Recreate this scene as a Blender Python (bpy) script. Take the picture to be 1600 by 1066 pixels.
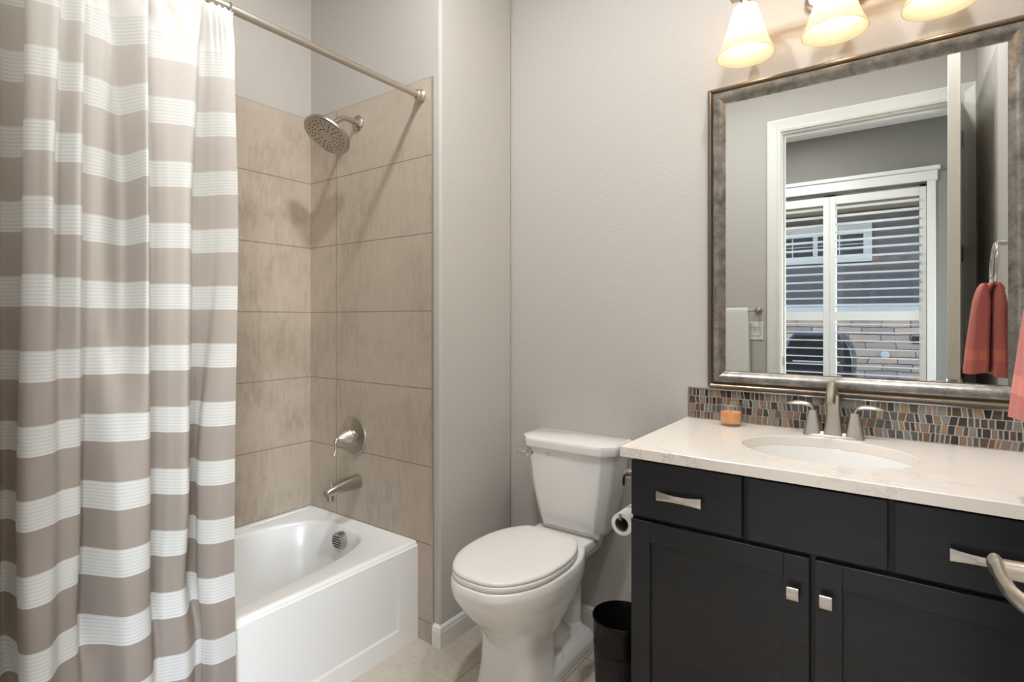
import bpy, bmesh, math, random
from mathutils import Vector, Matrix, Euler
R = math.radians
random.seed(7)
for o in list(bpy.data.objects): bpy.data.objects.remove(o, do_unlink=True)
scn = bpy.context.scene
COL = scn.collection

# ------------------------------------------------------------------ camera
cam = bpy.data.cameras.new('camera'); camo = bpy.data.objects.new('camera', cam); COL.objects.link(camo)
camo.location = (0, 0, 1.2792); camo.rotation_euler = (R(90), 0, 0.6281)
cam.sensor_width = 36; cam.lens = 851.79 / 1600 * 36; cam.shift_y = -(533 - 499.62) / 1600
cam.clip_start = 0.02
scn.camera = camo
# ------------------------------------------------------------------ colour management
vs = scn.view_settings
vs.view_transform = 'Standard'; vs.look = 'None'; vs.gamma = 1; vs.use_curve_mapping = False
vs.exposure = 0.2
# ------------------------------------------------------------------ world
W = bpy.data.worlds.new('world'); scn.world = W; W.use_nodes = True
wn = W.node_tree; bg = wn.nodes['Background']
sky = wn.nodes.new('ShaderNodeTexSky'); sky.sky_type = 'NISHITA'
sky.sun_elevation = R(48); sky.sun_rotation = R(150); sky.sun_disc = False
wn.links.new(sky.outputs[0], bg.inputs[0]); bg.inputs[1].default_value = 2.3

def light(name, kind, loc, power, color, rot=(0, 0, 0), size=0.1, size_y=None, shape='DISK', spread=None):
    l = bpy.data.lights.new(name, kind); l.energy = power; l.color = color
    if kind == 'AREA':
        l.shape = shape; l.size = size
        if size_y: l.size_y = size_y
        if spread: l.spread = spread
    elif kind == 'POINT': l.shadow_soft_size = size
    o = bpy.data.objects.new(name, l); COL.objects.link(o); o.location = loc; o.rotation_euler = rot
    return o
P_CEIL, P_CEIL_FILL, P_BED_FILL, P_WIN_FILL = 20, 13, 34, 48
light('doorway_fill_light', 'AREA', (2.12, -1.35, 1.45), P_WIN_FILL, (.94, .97, 1.0), rot=(0, R(90), R(-22)), spread=R(120), size=1.6, size_y=1.0, shape='RECTANGLE')  # added fill, aimed through the doorway at curtain and tub apron
light('ceiling_lamp_light', 'AREA', (-0.95, 0.90, 3.03), P_CEIL, (.96, .98, 1.0), size=.14)
light('ceiling_lamp_light', 'AREA', (-0.05, 1.10, 3.03), P_CEIL_FILL, (.96, .98, 1.0), size=.14)  # added fill from the vanity side, brightens side wall, tub and counter
light('bedroom_fill_light', 'AREA', (-0.9, -1.0, 3.03), P_BED_FILL, (.97, .98, 1.0), size=.16)  # added fill, brightens the bedroom and the doorway

# ------------------------------------------------------------------ helpers: materials
def s2l(c):
    c = c / 255.0
    return c / 12.92 if c <= .04045 else ((c + .055) / 1.055) ** 2.4
def rgb(r, g, b): return (s2l(r), s2l(g), s2l(b), 1)
def mat(name, col, rough=.5, metal=0, **kw):
    m = bpy.data.materials.new(name); m.use_nodes = True
    b = m.node_tree.nodes['Principled BSDF']
    b.inputs['Base Color'].default_value = col; b.inputs['Roughness'].default_value = rough; b.inputs['Metallic'].default_value = metal
    for k, v in kw.items(): b.inputs[k.replace('_', ' ')].default_value = v
    return m
def nd(m, t, **kw):
    n = m.node_tree.nodes.new(t)
    for k, v in kw.items(): setattr(n, k, v)
    return n
def lk(m, a, b): m.node_tree.links.new(a, b)
def bsdf(m): return m.node_tree.nodes['Principled BSDF']
def coords(m, scale=(1, 1, 1)):
    tc = nd(m, 'ShaderNodeTexCoord'); mp = nd(m, 'ShaderNodeMapping'); mp.inputs['Scale'].default_value = scale
    lk(m, tc.outputs['Object'], mp.inputs['Vector']); return mp.outputs[0]
def noise(m, scale, detail=4, vec=None, rough=.5):
    n = nd(m, 'ShaderNodeTexNoise'); n.inputs['Scale'].default_value = scale; n.inputs['Detail'].default_value = detail; n.inputs['Roughness'].default_value = rough
    lk(m, vec or coords(m), n.inputs['Vector']); return n.outputs['Fac']
def ramp(m, fac, stops):
    r = nd(m, 'ShaderNodeValToRGB'); e = r.color_ramp.elements
    while len(e) < len(stops): e.new(.5)
    for i, (p, c) in enumerate(stops): e[i].position = p; e[i].color = c
    lk(m, fac, r.inputs[0]); return r.outputs[0]
def bump(m, h, strength=.2, dist=.001):
    b = nd(m, 'ShaderNodeBump'); b.inputs['Strength'].default_value = strength; b.inputs['Distance'].default_value = dist
    lk(m, h, b.inputs['Height']); lk(m, b.outputs[0], bsdf(m).inputs['Normal']); return b
def mth(m, op, a, b=None, c=None):
    n = nd(m, 'ShaderNodeMath', operation=op)
    for i, v in enumerate((a, b, c)):
        if v is None: continue
        if isinstance(v, (int, float)): n.inputs[i].default_value = v
        else: lk(m, v, n.inputs[i])
    return n.outputs[0]
def mixc(m, f, a, b, typ='MIX'):
    n = nd(m, 'ShaderNodeMix', data_type='RGBA', blend_type=typ)
    for i, v in ((0, f), (6, a), (7, b)):
        if isinstance(v, (int, float, tuple)): n.inputs[i].default_value = v
        else: lk(m, v, n.inputs[i])
    return n.outputs[2]
def sepxyz(m, vec):
    s = nd(m, 'ShaderNodeSeparateXYZ'); lk(m, vec, s.inputs[0]); return s.outputs

def paint(name, col, amt=.5):
    m = mat(name, col, .75)
    f = noise(m, 110, 2); bump(m, f, amt, .0014); return m
M = {}
M['wall'] = paint('greige_wall_paint', rgb(193, 188, 181), .55)
M['bedwall'] = paint('grey_bedroom_wall_paint', rgb(140, 137, 132), .3)
M['ceil'] = paint('white_ceiling_paint', rgb(235, 232, 226), .3)
M['trim'] = mat('white_trim_paint', rgb(232, 231, 226), .35)
M['door'] = mat('white_door_paint', rgb(236, 230, 220), .4)
def tile_mat(name, axis, x0, w, z0, h, col_a, col_b, grout, gw=.0035, axis2=2, rough=.38):
    m = mat(name, col_a, rough)
    v = coords(m); s = sepxyz(m, v)
    n1 = noise(m, 2.6, 6, v, .62); n2 = noise(m, 26, 5, coords(m, (1.6, 1.6, .5)), .65)
    f = mth(m, 'ADD', mth(m, 'MULTIPLY', n1, .6), mth(m, 'MULTIPLY', n2, .4))
    base = ramp(m, f, [(.36, col_b), (.5, col_a), (.66, tuple(min(1, c * 1.12) for c in col_a[:3]) + (1,))])
    u = mth(m, 'ABSOLUTE', mth(m, 'SUBTRACT', mth(m, 'FRACT', mth(m, 'DIVIDE', mth(m, 'SUBTRACT', s[axis], x0 - w / 2), w)), .5))
    t = mth(m, 'ABSOLUTE', mth(m, 'SUBTRACT', mth(m, 'FRACT', mth(m, 'DIVIDE', mth(m, 'SUBTRACT', s[axis2], z0 - h / 2), h)), .5))
    gu = mth(m, 'LESS_THAN', u, gw / w / 2); gt = mth(m, 'LESS_THAN', t, gw / h / 2)
    g = mth(m, 'MAXIMUM', gu, gt)
    c = mixc(m, g, base, grout); lk(m, c, bsdf(m).inputs['Base Color'])
    hgt = mth(m, 'ADD', mth(m, 'MULTIPLY', g, -1.0), mth(m, 'MULTIPLY', n2, .12)); bump(m, hgt, .6, .0015)
    lk(m, mth(m, 'ADD', mth(m, 'MULTIPLY', g, .4), rough), bsdf(m).inputs['Roughness'])
    return m
TA, TB, TG = rgb(186, 173, 157), rgb(166, 152, 136), rgb(134, 120, 104)
M['tile_wet'] = tile_mat('taupe_tile_end_wall', 0, -2.121, .607, 2.2375, .308, TA, TB, TG)
M['tile_long'] = tile_mat('taupe_tile_long_wall', 1, .34, .607, 2.2375, .308, TA, TB, TG)
M['floor'] = tile_mat('beige_floor_tile', 0, -1.295, .31, .0, .61, rgb(200, 190, 176), rgb(184, 173, 158), rgb(156, 143, 128), .004, axis2=1, rough=.45)
M['carpet'] = mat('beige_carpet', rgb(180, 172, 160), .95)
M['porcelain'] = mat('white_porcelain', rgb(238, 236, 232), .12, Coat_Weight=.3, Coat_Roughness=.05)
M['acrylic'] = mat('white_tub_acrylic', rgb(240, 240, 237), .26, Coat_Weight=.1, Coat_Roughness=.2)
M['seat'] = mat('white_seat_plastic', rgb(236, 232, 226), .25)
def metal(name, col, r):
    return mat(name, col, r, 1)
M['nickel'] = metal('brushed_nickel', rgb(186, 180, 171), .30)
M['nickelw'] = metal('warm_brushed_nickel', rgb(206, 199, 188), .30)
M['chrome'] = metal('polished_chrome', rgb(225, 223, 220), .12)
M['hole'] = mat('dark_slot', rgb(40, 37, 34), .6)
M['cab'] = mat('espresso_cabinet', rgb(26, 27, 30), .36)
v = coords(M['cab'], (3, 3, 26)); fz = noise(M['cab'], 3, 5, v)
lk(M['cab'], ramp(M['cab'], fz, [(.3, rgb(21, 22, 25)), (.7, rgb(31, 32, 36))]), bsdf(M['cab']).inputs['Base Color'])
M['cabin'] = mat('cabinet_gap', rgb(14, 13, 13), .6)
# quartz with faint grey veins
m = M['quartz'] = mat('white_veined_quartz', rgb(240, 231, 221), .16)
n1 = noise(m, 5.5, 10, coords(m, (1, 1.7, 1)), .66)
vein = mth(m, 'ABSOLUTE', mth(m, 'SUBTRACT', n1, .5))
f = ramp(m, vein, [(.0, (.36, .36, .36, 1)), (.016, (0, 0, 0, 1))])
msk = ramp(m, noise(m, 4.2, 3), [(.48, (0, 0, 0, 1)), (.68, (1, 1, 1, 1))])
lk(m, mixc(m, mth(m, 'MULTIPLY', f, msk), rgb(240, 231, 221), rgb(120, 116, 110)), bsdf(m).inputs['Base Color'])
M['mirror'] = mat('mirror_silver', (.72, .74, .72, 1), .0, 1)
m = M['frame'] = mat('pewter_frame', rgb(128, 124, 118), .33, .75)
f = ramp(m, noise(m, 22, 8, None, .7), [(.35, rgb(104, 101, 96)), (.7, rgb(166, 161, 154))]); lk(m, f, bsdf(m).inputs['Base Color'])
bump(m, noise(m, 60, 5), .35, .001)
M['framedark'] = mat('bronze_frame_edge', rgb(134, 120, 104), .3, .85)
M['rubber'] = mat('black_metal', rgb(34, 31, 31), .28, .6)
m = M['binband'] = mat('hammered_black_metal', rgb(38, 35, 35), .4, .5); bump(m, noise(m, 150, 3), .9, .004)
M['binin'] = mat('black_inside', rgb(8, 8, 8), .6)
def thin(name, col, tr, rough=.9):
    m = mat(name, col, rough); nt = m.node_tree
    t = nd(m, 'ShaderNodeBsdfTranslucent'); mx = nd(m, 'ShaderNodeMixShader'); mx.inputs[0].default_value = tr
    t.inputs[0].default_value = col
    out = nt.nodes['Material Output']
    lk(m, bsdf(m).outputs[0], mx.inputs[1]); lk(m, t.outputs[0], mx.inputs[2]); lk(m, mx.outputs[0], out.inputs[0]); return m, t
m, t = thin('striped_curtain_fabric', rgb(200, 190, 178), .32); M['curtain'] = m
z = sepxyz(m, coords(m))[2]
u = mth(m, 'DIVIDE', mth(m, 'SUBTRACT', 1.539 + .1636 * 20, z), .1636)
fr = mth(m, 'FRACT', u); inb = mth(m, 'LESS_THAN', fr, .412)
rib = mth(m, 'LESS_THAN', mth(m, 'FRACT', mth(m, 'MULTIPLY', fr, 8 / .412)), .42)
white = rgb(230, 230, 227)
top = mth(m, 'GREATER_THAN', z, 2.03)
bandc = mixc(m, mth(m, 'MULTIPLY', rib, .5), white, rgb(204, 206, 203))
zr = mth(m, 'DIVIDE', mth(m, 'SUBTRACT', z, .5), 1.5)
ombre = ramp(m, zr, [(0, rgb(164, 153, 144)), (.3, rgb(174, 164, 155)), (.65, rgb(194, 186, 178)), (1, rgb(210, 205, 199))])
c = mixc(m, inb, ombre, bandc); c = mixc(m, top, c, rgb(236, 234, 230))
wv = noise(m, 500, 2, coords(m, (1, 1, .5)))
lk(m, c, bsdf(m).inputs['Base Color']); lk(m, c, t.inputs[0])
bump(m, mth(m, 'ADD', mth(m, 'MULTIPLY', mth(m, 'MULTIPLY', rib, inb), 1.0), mth(m, 'MULTIPLY', wv, .3)), .25, .0012)
def terry(name, col, band_lo=None, band_hi=None, col2=None):
    m = mat(name, col, .95, Sheen_Weight=.15, Sheen_Roughness=.4)
    h = noise(m, 420, 3); 
    if band_lo is not None:
        zz = sepxyz(m, coords(m))[2]
        b = mth(m, 'MULTIPLY', mth(m, 'GREATER_THAN', zz, band_lo), mth(m, 'LESS_THAN', zz, band_hi))
        lk(m, mixc(m, b, col, col2), bsdf(m).inputs['Base Color'])
        h = mth(m, 'MULTIPLY', h, mth(m, 'SUBTRACT', 1.0, mth(m, 'MULTIPLY', b, .85)))
    bump(m, h, .9, .003); return m
M['pink'] = terry('coral_terry_cloth', rgb(208, 116, 109), 1.135, 1.172, rgb(222, 126, 108))
M['white_towel'] = terry('white_terry_cloth', rgb(236, 232, 228))
def clearglass(name, tint=(1, 1, 1, 1), refl=.06):
    m = bpy.data.materials.new(name); m.use_nodes = True; nt = m.node_tree
    for n in list(nt.nodes):
        if n.type == 'BSDF_PRINCIPLED': nt.nodes.remove(n)
    tr = nd(m, 'ShaderNodeBsdfTransparent'); tr.inputs[0].default_value = tint
    gl = nd(m, 'ShaderNodeBsdfGlossy'); gl.inputs['Roughness'].default_value = .01
    fr = nd(m, 'ShaderNodeLayerWeight'); fr.inputs[0].default_value = .5
    mx = nd(m, 'ShaderNodeMixShader'); lk(m, mth(m, 'ADD', mth(m, 'MULTIPLY', mth(m, 'POWER', fr.outputs['Facing'], 3), .6), refl), mx.inputs[0])
    lk(m, tr.outputs[0], mx.inputs[1]); lk(m, gl.outputs[0], mx.inputs[2]); lk(m, mx.outputs[0], nt.nodes['Material Output'].inputs[0]); return m
M['pane'] = clearglass('window_pane', (.97, .98, .98, 1), .04)
M['glass'] = clearglass('candle_glass', (.98, .98, .98, 1), .08)
M['rimglass'] = clearglass('candle_glass_rim', (.9, .9, .9, 1), .4)
m, t = thin('frosted_shade_glass', rgb(242, 230, 208), .55, .3); M['shade'] = m
m = M['bulb'] = mat('warm_bulb', (1, 1, 1, 1), .5); bsdf(m).inputs['Emission Color'].default_value = (1, .89, .75, 1); bsdf(m).inputs['Emission Strength'].default_value = 17
m = M['diff'] = mat('lamp_diffuser', (1, 1, 1, 1), .5); bsdf(m).inputs['Emission Color'].default_value = (1, .93, .85, 1); bsdf(m).inputs['Emission Strength'].default_value = 8
m = M['wax'] = mat('orange_candle_wax', rgb(252, 164, 72), .4, Subsurface_Weight=.2); 
M['paper'] = mat('white_paper', rgb(240, 239, 236), .85)
M['card'] = mat('cardboard', rgb(120, 104, 88), .9)
M['grout'] = mat('light_grout', rgb(206, 198, 186), .7)
MOS = [mat('mosaic_tile_%s' % n, c, r) for n, c, r in [
    ('charcoal', rgb(50, 46, 43), .08), ('taupe', rgb(124, 106, 92), .2), ('grey', rgb(122, 121, 116), .12),
    ('brown', rgb(104, 80, 60), .15), ('slate', rgb(82, 80, 78), .08), ('tan', rgb(140, 118, 94), .25), ('umber', rgb(82, 68, 58), .12)]]
# outside
m = M['siding'] = mat('grey_lap_siding', rgb(74, 67, 66), .7)
zz = sepxyz(m, coords(m))[2]; bump(m, mth(m, 'FRACT', mth(m, 'DIVIDE', zz, .15)), 1.0, .02)
m = M['stone'] = mat('ledge_stone', rgb(190, 176, 165), .8)
mp = coords(m); sx = sepxyz(m, mp); cb = nd(m, 'ShaderNodeCombineXYZ'); lk(m, mth(m, 'ADD', sx[0], mth(m, 'MULTIPLY', noise(m, 2.2, 2), .25)), cb.inputs[0]); lk(m, mth(m, 'ADD', sx[2], mth(m, 'MULTIPLY', noise(m, 3.5, 2), .05)), cb.inputs[1])
br = nd(m, 'ShaderNodeTexBrick'); lk(m, cb.outputs[0], br.inputs['Vector'])
br.inputs['Scale'].default_value = 1; br.inputs['Brick Width'].default_value = .34; br.inputs['Row Height'].default_value = .1; br.inputs['Mortar Size'].default_value = .006
br.inputs['Color1'].default_value = rgb(172, 142, 118); br.inputs['Color2'].default_value = rgb(124, 106, 98); br.inputs['Mortar'].default_value = rgb(60, 52, 50); br.inputs['Bias'].default_value = -.1
lk(m, br.outputs[0], bsdf(m).inputs['Base Color']); bump(m, br.outputs['Fac'], -1, .02)
M['soffit'] = mat('tan_soffit', rgb(176, 150, 110), .8)
M['outwhite'] = mat('white_exterior_trim', rgb(172, 164, 154), .5)
M['darkglass'] = mat('dark_window_glass', rgb(28, 38, 46), .05)
M['grill'] = mat('black_grill_enamel', rgb(16, 20, 28), .25, .2)
M['patio'] = mat('patio_concrete', rgb(170, 164, 156), .9)
M['black'] = mat('satin_black', rgb(25, 25, 26), .5)

# ------------------------------------------------------------------ helpers: geometry
class MB:
    def __init__(s): s.v = []; s.f = []; s.mi = []; s.cur = 0
    def add(s, vs, fs):
        n = len(s.v); s.v += [tuple(v) for v in vs]; s.f += [tuple(i + n for i in f) for f in fs]; s.mi += [s.cur] * len(fs); return s
    def box(s, x0, x1, y0, y1, z0, z1):
        return s.add([(x0,y0,z0),(x1,y0,z0),(x1,y1,z0),(x0,y1,z0),(x0,y0,z1),(x1,y0,z1),(x1,y1,z1),(x0,y1,z1)],
                     [(0,3,2,1),(4,5,6,7),(0,1,5,4),(1,2,6,5),(2,3,7,6),(3,0,4,7)])
    def loft(s, rings, cap0=True, cap1=True, closed=False):
        n = len(rings[0]); vs = [p for r in rings for p in r]; fs = []
        m = len(rings)
        for i in range(m if closed else m - 1):
            j = (i + 1) % m
            for k in range(n): fs.append((i*n+k, i*n+(k+1) % n, j*n+(k+1) % n, j*n+k))
        if cap0 and not closed: fs.append(tuple(range(n))[::-1])
        if cap1 and not closed: fs.append(tuple((m-1)*n+k for k in range(n)))
        return s.add(vs, fs)
    def lathe(s, prof, c=(0,0,0), axis=(0,0,1), n=32, cap0=True, cap1=True):
        q = Vector((0,0,1)).rotation_difference(Vector(axis).normalized()); c = Vector(c)
        rings = [[c + q @ Vector((r*math.cos(2*math.pi*k/n), r*math.sin(2*math.pi*k/n), h)) for k in range(n)] for r, h in prof]
        return s.loft(rings, cap0, cap1)
    def tube(s, pts, rad, n=16, closed=False, sx=1.0, sy=1.0, up=None):
        pts = [Vector(p) for p in pts]; m = len(pts); rings = []
        if not hasattr(rad, '__len__'): rad = [rad] * m
        a = None
        for i, p in enumerate(pts):
            if closed: t = pts[(i+1) % m] - pts[i-1]
            else: t = pts[min(i+1, m-1)] - pts[max(i-1, 0)]
            t.normalize()
            if a is None:
                u = Vector(up) if up else (Vector((0,0,1)) if abs(t.z) < .9 else Vector((1,0,0)))
                a = (u - t*u.dot(t)).normalized()
            else: a = (a - t*a.dot(t)).normalized()
            b = t.cross(a)
            rings.append([p + a*(rad[i]*sy*math.cos(2*math.pi*k/n)) + b*(rad[i]*sx*math.sin(2*math.pi*k/n)) for k in range(n)])
        return s.loft(rings, closed=closed)
    def build(s, name, m, parent=None, bevel=0, seg=2, ang=35, smooth=True, solid=0, sub=0):
        me = bpy.data.meshes.new(name); me.from_pydata(s.v, [], s.f)
        bm = bmesh.new(); bm.from_mesh(me); bmesh.ops.recalc_face_normals(bm, faces=bm.faces); bm.to_mesh(me); bm.free()
        for mm in (m if isinstance(m, list) else [m]): me.materials.append(mm)
        if isinstance(m, list): me.polygons.foreach_set('material_index', s.mi)
        if smooth:
            me.polygons.foreach_set('use_smooth', [True] * len(me.polygons)); me.set_sharp_from_angle(angle=R(ang))
        o = bpy.data.objects.new(name, me); COL.objects.link(o)
        if parent is not None:
            o.parent = parent; root = parent
            if parent.type == 'EMPTY': o.location = -Vector(parent.location)
        if bevel:
            b = o.modifiers.new('bevel', 'BEVEL'); b.width = bevel; b.segments = seg; b.limit_method = 'ANGLE'; b.angle_limit = R(30)
        if solid:
            d = o.modifiers.new('solid', 'SOLIDIFY'); d.thickness = solid; d.offset = 0
        if sub:
            d = o.modifiers.new('sub', 'SUBSURF'); d.levels = sub; d.render_levels = sub
        return o
def empty(name, loc): 
    o = bpy.data.objects.new(name, None); COL.objects.link(o); o.location = loc; o.empty_display_size = .05; return o
def tag(o, label=None, cat=None, group=None, kind=None):
    if label: o['label'] = label
    if cat: o['category'] = cat
    if group: o['group'] = group
    if kind: o['kind'] = kind
    return o
def thing(name, loc, label, cat, group=None): return tag(empty(name, loc), label, cat, group)
def struct(o, label=None): return tag(o, label, kind='structure')
def copy_tree(o, parent=None):
    c = o.copy(); COL.objects.link(c)
    if parent is not None: c.parent = parent
    for ch in [x for x in bpy.data.objects if x.parent == o]: copy_tree(ch, c)
    return c
def catmull(P, n=8, closed=False):
    P = [Vector(p) for p in P]; out = []; m = len(P)
    rng = range(m) if closed else range(m - 1)
    for i in rng:
        if closed: p0, p1, p2, p3 = P[i-1], P[i], P[(i+1) % m], P[(i+2) % m]
        else: p0, p1, p2, p3 = P[max(i-1, 0)], P[i], P[i+1], P[min(i+2, m-1)]
        for k in range(n):
            t = k / n
            out.append(.5*((2*p1)+(p2-p0)*t+(2*p0-5*p1+4*p2-p3)*t*t+(3*p1-p0-3*p2+p3)*t**3))
    if not closed: out.append(P[-1])
    return out
def rrect(cx, cy, hx, hy, r, z, n=6):
    pts = []
    for qx, qy, a0 in ((1,1,0),(-1,1,90),(-1,-1,180),(1,-1,270)):
        for k in range(n+1):
            a = R(a0 + 90*k/n); pts.append((cx+qx*(hx-r)+r*math.cos(a), cy+qy*(hy-r)+r*math.sin(a), z))
    return pts

# ================================================================== room shell
XL, XS, XR, YW, YM, YD, ZC = -2.3208, -1.477, .31, 1.5498, 2.0303, .0, 3.05
struct(MB().box(XL-.2, XR+.1, YD-.115, YM+.1, -.1, 0).build('floor', M['floor'], smooth=False))
struct(MB().box(-3.0, 2.0, -2.15, YD-.115, -.1, 0).build('floor_bedroom', M['carpet'], smooth=False))
struct(MB().box(-3.0, 2.0, -2.2, YM+.1, ZC, ZC+.1).build('ceiling', M['ceil'], smooth=False))
struct(MB().box(XS-.3, XR+.1, YM, YM+.1, 0, ZC).build('wall_back', M['wall'], smooth=False))
struct(MB().box(XL-.12, XS, YW+.008, YM, 0, ZC).build('wall_wet', M['wall'], bevel=.012, seg=4))
struct(MB().box(XL-.12, XL-.008, YD-.115, YW+.008, 0, ZC).build('wall_left', M['wall'], smooth=False))
struct(MB().box(XR, XR+.1, YD-.115, YM, 0, ZC).build('wall_right', M['wall'], smooth=False))
OX0, OX1, OZ = -.686, .228, 2.535
b = MB().box(XL, OX0-.018, YD-.115, YD, 0, ZC).box(OX1+.018, XR, YD-.115, YD, 0, ZC).box(OX0-.018, OX1+.018, YD-.115, YD, OZ+.018, ZC)
struct(b.build('wall_front', M['wall'], smooth=False))
struct(MB().box(XL, -1.514, YW, YW+.008, .392, 2.2375).box(-1.597, -1.514, YW, YW+.008, 0, .392).build('wall_wet_tile', M['tile_wet'], smooth=False))
struct(MB().box(XL-.008, XL, YD, YW+.008, .392, 2.2375).build('wall_left_tile', M['tile_long'], smooth=False))
struct(MB().box(XL, -1.514, YD, YD+.008, .392, 2.2375).build('wall_front_tile', M['tile_wet'], smooth=False))
struct(MB().box(-1.514, -1.5105, YW-.001, YW+.008, 0, 2.2375).build('trim_tile_edge', M['nickelw'], smooth=False))
# caulk joint
# baseboards: profile swept
def base_prof(y): # (out, z)
    return [(0, 0), (.014, 0), (.014, .062), (.011, .070), (.011, .076), (.005, .083), (0, .085)]
def baseboard(name, path, side):
    # path of floor points, profile pushed to the given side with mitred corners
    P = [Vector((x, y, 0)) for x, y in path]; rings = []
    for i_, p in enumerate(P):
        d1 = (P[i_]-P[i_-1]).normalized() if i_ else None; d2 = (P[i_+1]-p).normalized() if i_ < len(P)-1 else None
        n1 = Vector((d1.y, -d1.x, 0))*side if d1 else None; n2 = Vector((d2.y, -d2.x, 0))*side if d2 else None
        nn = n1 if n2 is None else n2 if n1 is None else (n1+n2)/(1+n1.dot(n2))
        rings.append([p + nn*o_ + Vector((0, 0, z_)) for o_, z_ in base_prof(0)])
    return struct(MB().loft(rings).build(name, M['trim'], smooth=False))
baseboard('baseboard_back', [(-1.5095, YW+.0079), (XS, YW+.0079), (XS, YM), (-.647, YM)], 1)
baseboard('baseboard_right', [(XR, 1.48), (XR, YD)], 1)
baseboard('baseboard_front', [(OX0-.09, YD), (-1.596, YD)], 1)
# door opening: jamb lining + casing
b = MB().box(OX0-.018, OX0, YD-.115, YD, 0, OZ+.018).box(OX1, OX1+.018, YD-.115, YD, 0, OZ+.018).box(OX0, OX1, YD-.115, YD, OZ, OZ+.018)
b.box(OX0, OX0+.012, YD-.08, YD-.045, 0, OZ).box(OX1-.012, OX1, YD-.08, YD-.045, 0, OZ).box(OX0+.012, OX1-.012, YD-.08, YD-.045, OZ-.012, OZ)
jamb = struct(b.build('door_1_jamb', M['trim'], bevel=.001))
tag(MB().box(OX0-.0012, OX0+.0015, YD-.042, YD-.012, .967, 1.027).build('strike_plate', M['nickel'], jamb), None)
def casing(name, y0, sgn):
    w = .088; prof = [(.006, 0), (.006, .014), (.02, .018), (.032, .014), (.05, .016), (.078, .02), (w, .018), (w, 0)]
    path = [(OX0, 0), (OX0, OZ), (OX1, OZ), (OX1, 0)]
    rings = []
    for i, (x, z_) in enumerate(path):
        dx = -1 if i < 2 else 1; dz = 0 if i in (0, 3) else 1
        rings.append([(x+dx*o_, y0+sgn*h_, z_+dz*o_) for o_, h_ in prof])
    return struct(MB().loft(rings).build(name, M['trim'], smooth=False))
c1 = casing('trim_door_casing_bath', YD, 1); c2 = casing('trim_door_casing_bedroom', YD-.115, -1)

# ---- bathroom door, open into the room
hx, hy = OX1-.004, YD+.024; DW, DT, DH = .906, .044, 2.515
droot = empty('door_1', (hx, hy, .008)); struct(droot, 'white interior door standing open at right')
def dpart(mb, name, mt, **k):
    o = mb.build(name, mt, None, **k); o.parent = droot; return o
b = MB().box(-DT/2, DT/2, 0, DW, 0, DH)
slab = dpart(b, 'door_slab', M['door'], bevel=.0015)
for sx in (-1, 1):
    for (z0, z1) in ((.2, .95), (1.1, 2.38)):
        fr_ = MB(); x = sx*(DT/2+.0005)
        fr_.box(min(x, x-sx*.003), max(x, x-sx*.003)+.0006, .12, DW-.12, z0, z1)
        o = fr_.build('door_panel', M['door'], None, bevel=.001); o.parent = droot
for z_ in (.25, .95, 1.645, 2.30):
    b = MB().lathe([(.0065, -.045), (.0065, .045)], (DT/2+.003, -.004, z_), n=12); b.box(DT/2-.02, DT/2+.003, -.0025, .001, z_-.044, z_+.044)
    h = b.build('hinge', M['nickel'], None); h.parent = droot
hz = .977; hyy = DW-.062
for sx in (-1, 1):
    b = MB().lathe([(.031, 0), (.031, .006), (.026, .010), (.013, .012), (.0115, .03), (.0115, .061), (.013, .064)], (sx*DT/2, hyy, hz), (sx, 0, 0), 28)
    n_ = b.build('handle_rose', M['nickelw'], None); n_.parent = droot
    x = sx*(DT/2+.062)
    pts = catmull([(x, hyy+.013, hz+.001), (x, hyy-.01, hz+.001), (x+sx*.001, hyy-.04, hz), (x-sx*.002, hyy-.070, hz-.002), (x-sx*.013, hyy-.094, hz-.004), (x-sx*.034, hyy-.108, hz-.006), (x-sx*.050, hyy-.112, hz-.006)], 6)
    lv = MB().tube(pts, [.0105 if i < 6 else .0088 for i in range(len(pts))], 14, sx=.75, sy=1.15).build('lever', M['nickelw'], None); lv.parent = n_
b = MB().box(-.012, .012, DW-.0005, DW+.001, hz-.03, hz+.03).box(-.006, .006, DW, DW+.008, hz-.011, hz+.011)
lp = b.build('latch_plate', M['nickel'], None); lp.parent = droot
droot.rotation_euler = (0, 0, math.atan2(.224-.165, .906)*1.0)

# ================================================================== bedroom + outside (seen in the mirror)
YB = -2.0
WX0, WX1, WZ = -1.35, .135, 2.49
b = MB().box(-3, WX0, YB-.15, YB, 0, ZC).box(WX1, 2, YB-.15, YB, 0, ZC).box(WX0, WX1, YB-.15, YB, WZ, ZC)
struct(b.build('wall_window', M['bedwall'], smooth=False))
struct(MB().box(-3.1, -3, YB-.15, YD-.115, 0, ZC).build('wall_bedroom_left', M['bedwall'], smooth=False))
struct(MB().box(2, 2.1, YB-.15, -1.90, 0, ZC).box(2, 2.1, -.82, YD-.115, 0, ZC).box(2, 2.1, -1.90, -.82, 0, .63).box(2, 2.1, -1.90, -.82, 2.27, ZC).build('wall_bedroom_right', M['bedwall'], smooth=False))  # wall opening added to let the doorway fill through
b = MB().box(1.985, 2.09, -1.90, -1.86, .63, 2.27).box(1.985, 2.09, -.86, -.82, .63, 2.27).box(1.985, 2.09, -1.86, -.86, .63, .67).box(1.985, 2.09, -1.86, -.86, 2.23, 2.27)
struct(b.build('window_2_added', M['trim'], bevel=.003))  # unseen window frame, added around the fill light
struct(MB().box(-3, XL-.12, YD-.115, YD-.05, 0, ZC).box(XR+.1, 2, YD-.115, YD-.05, 0, ZC).build('wall_bedroom_door_side', M['bedwall'], smooth=False))
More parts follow.
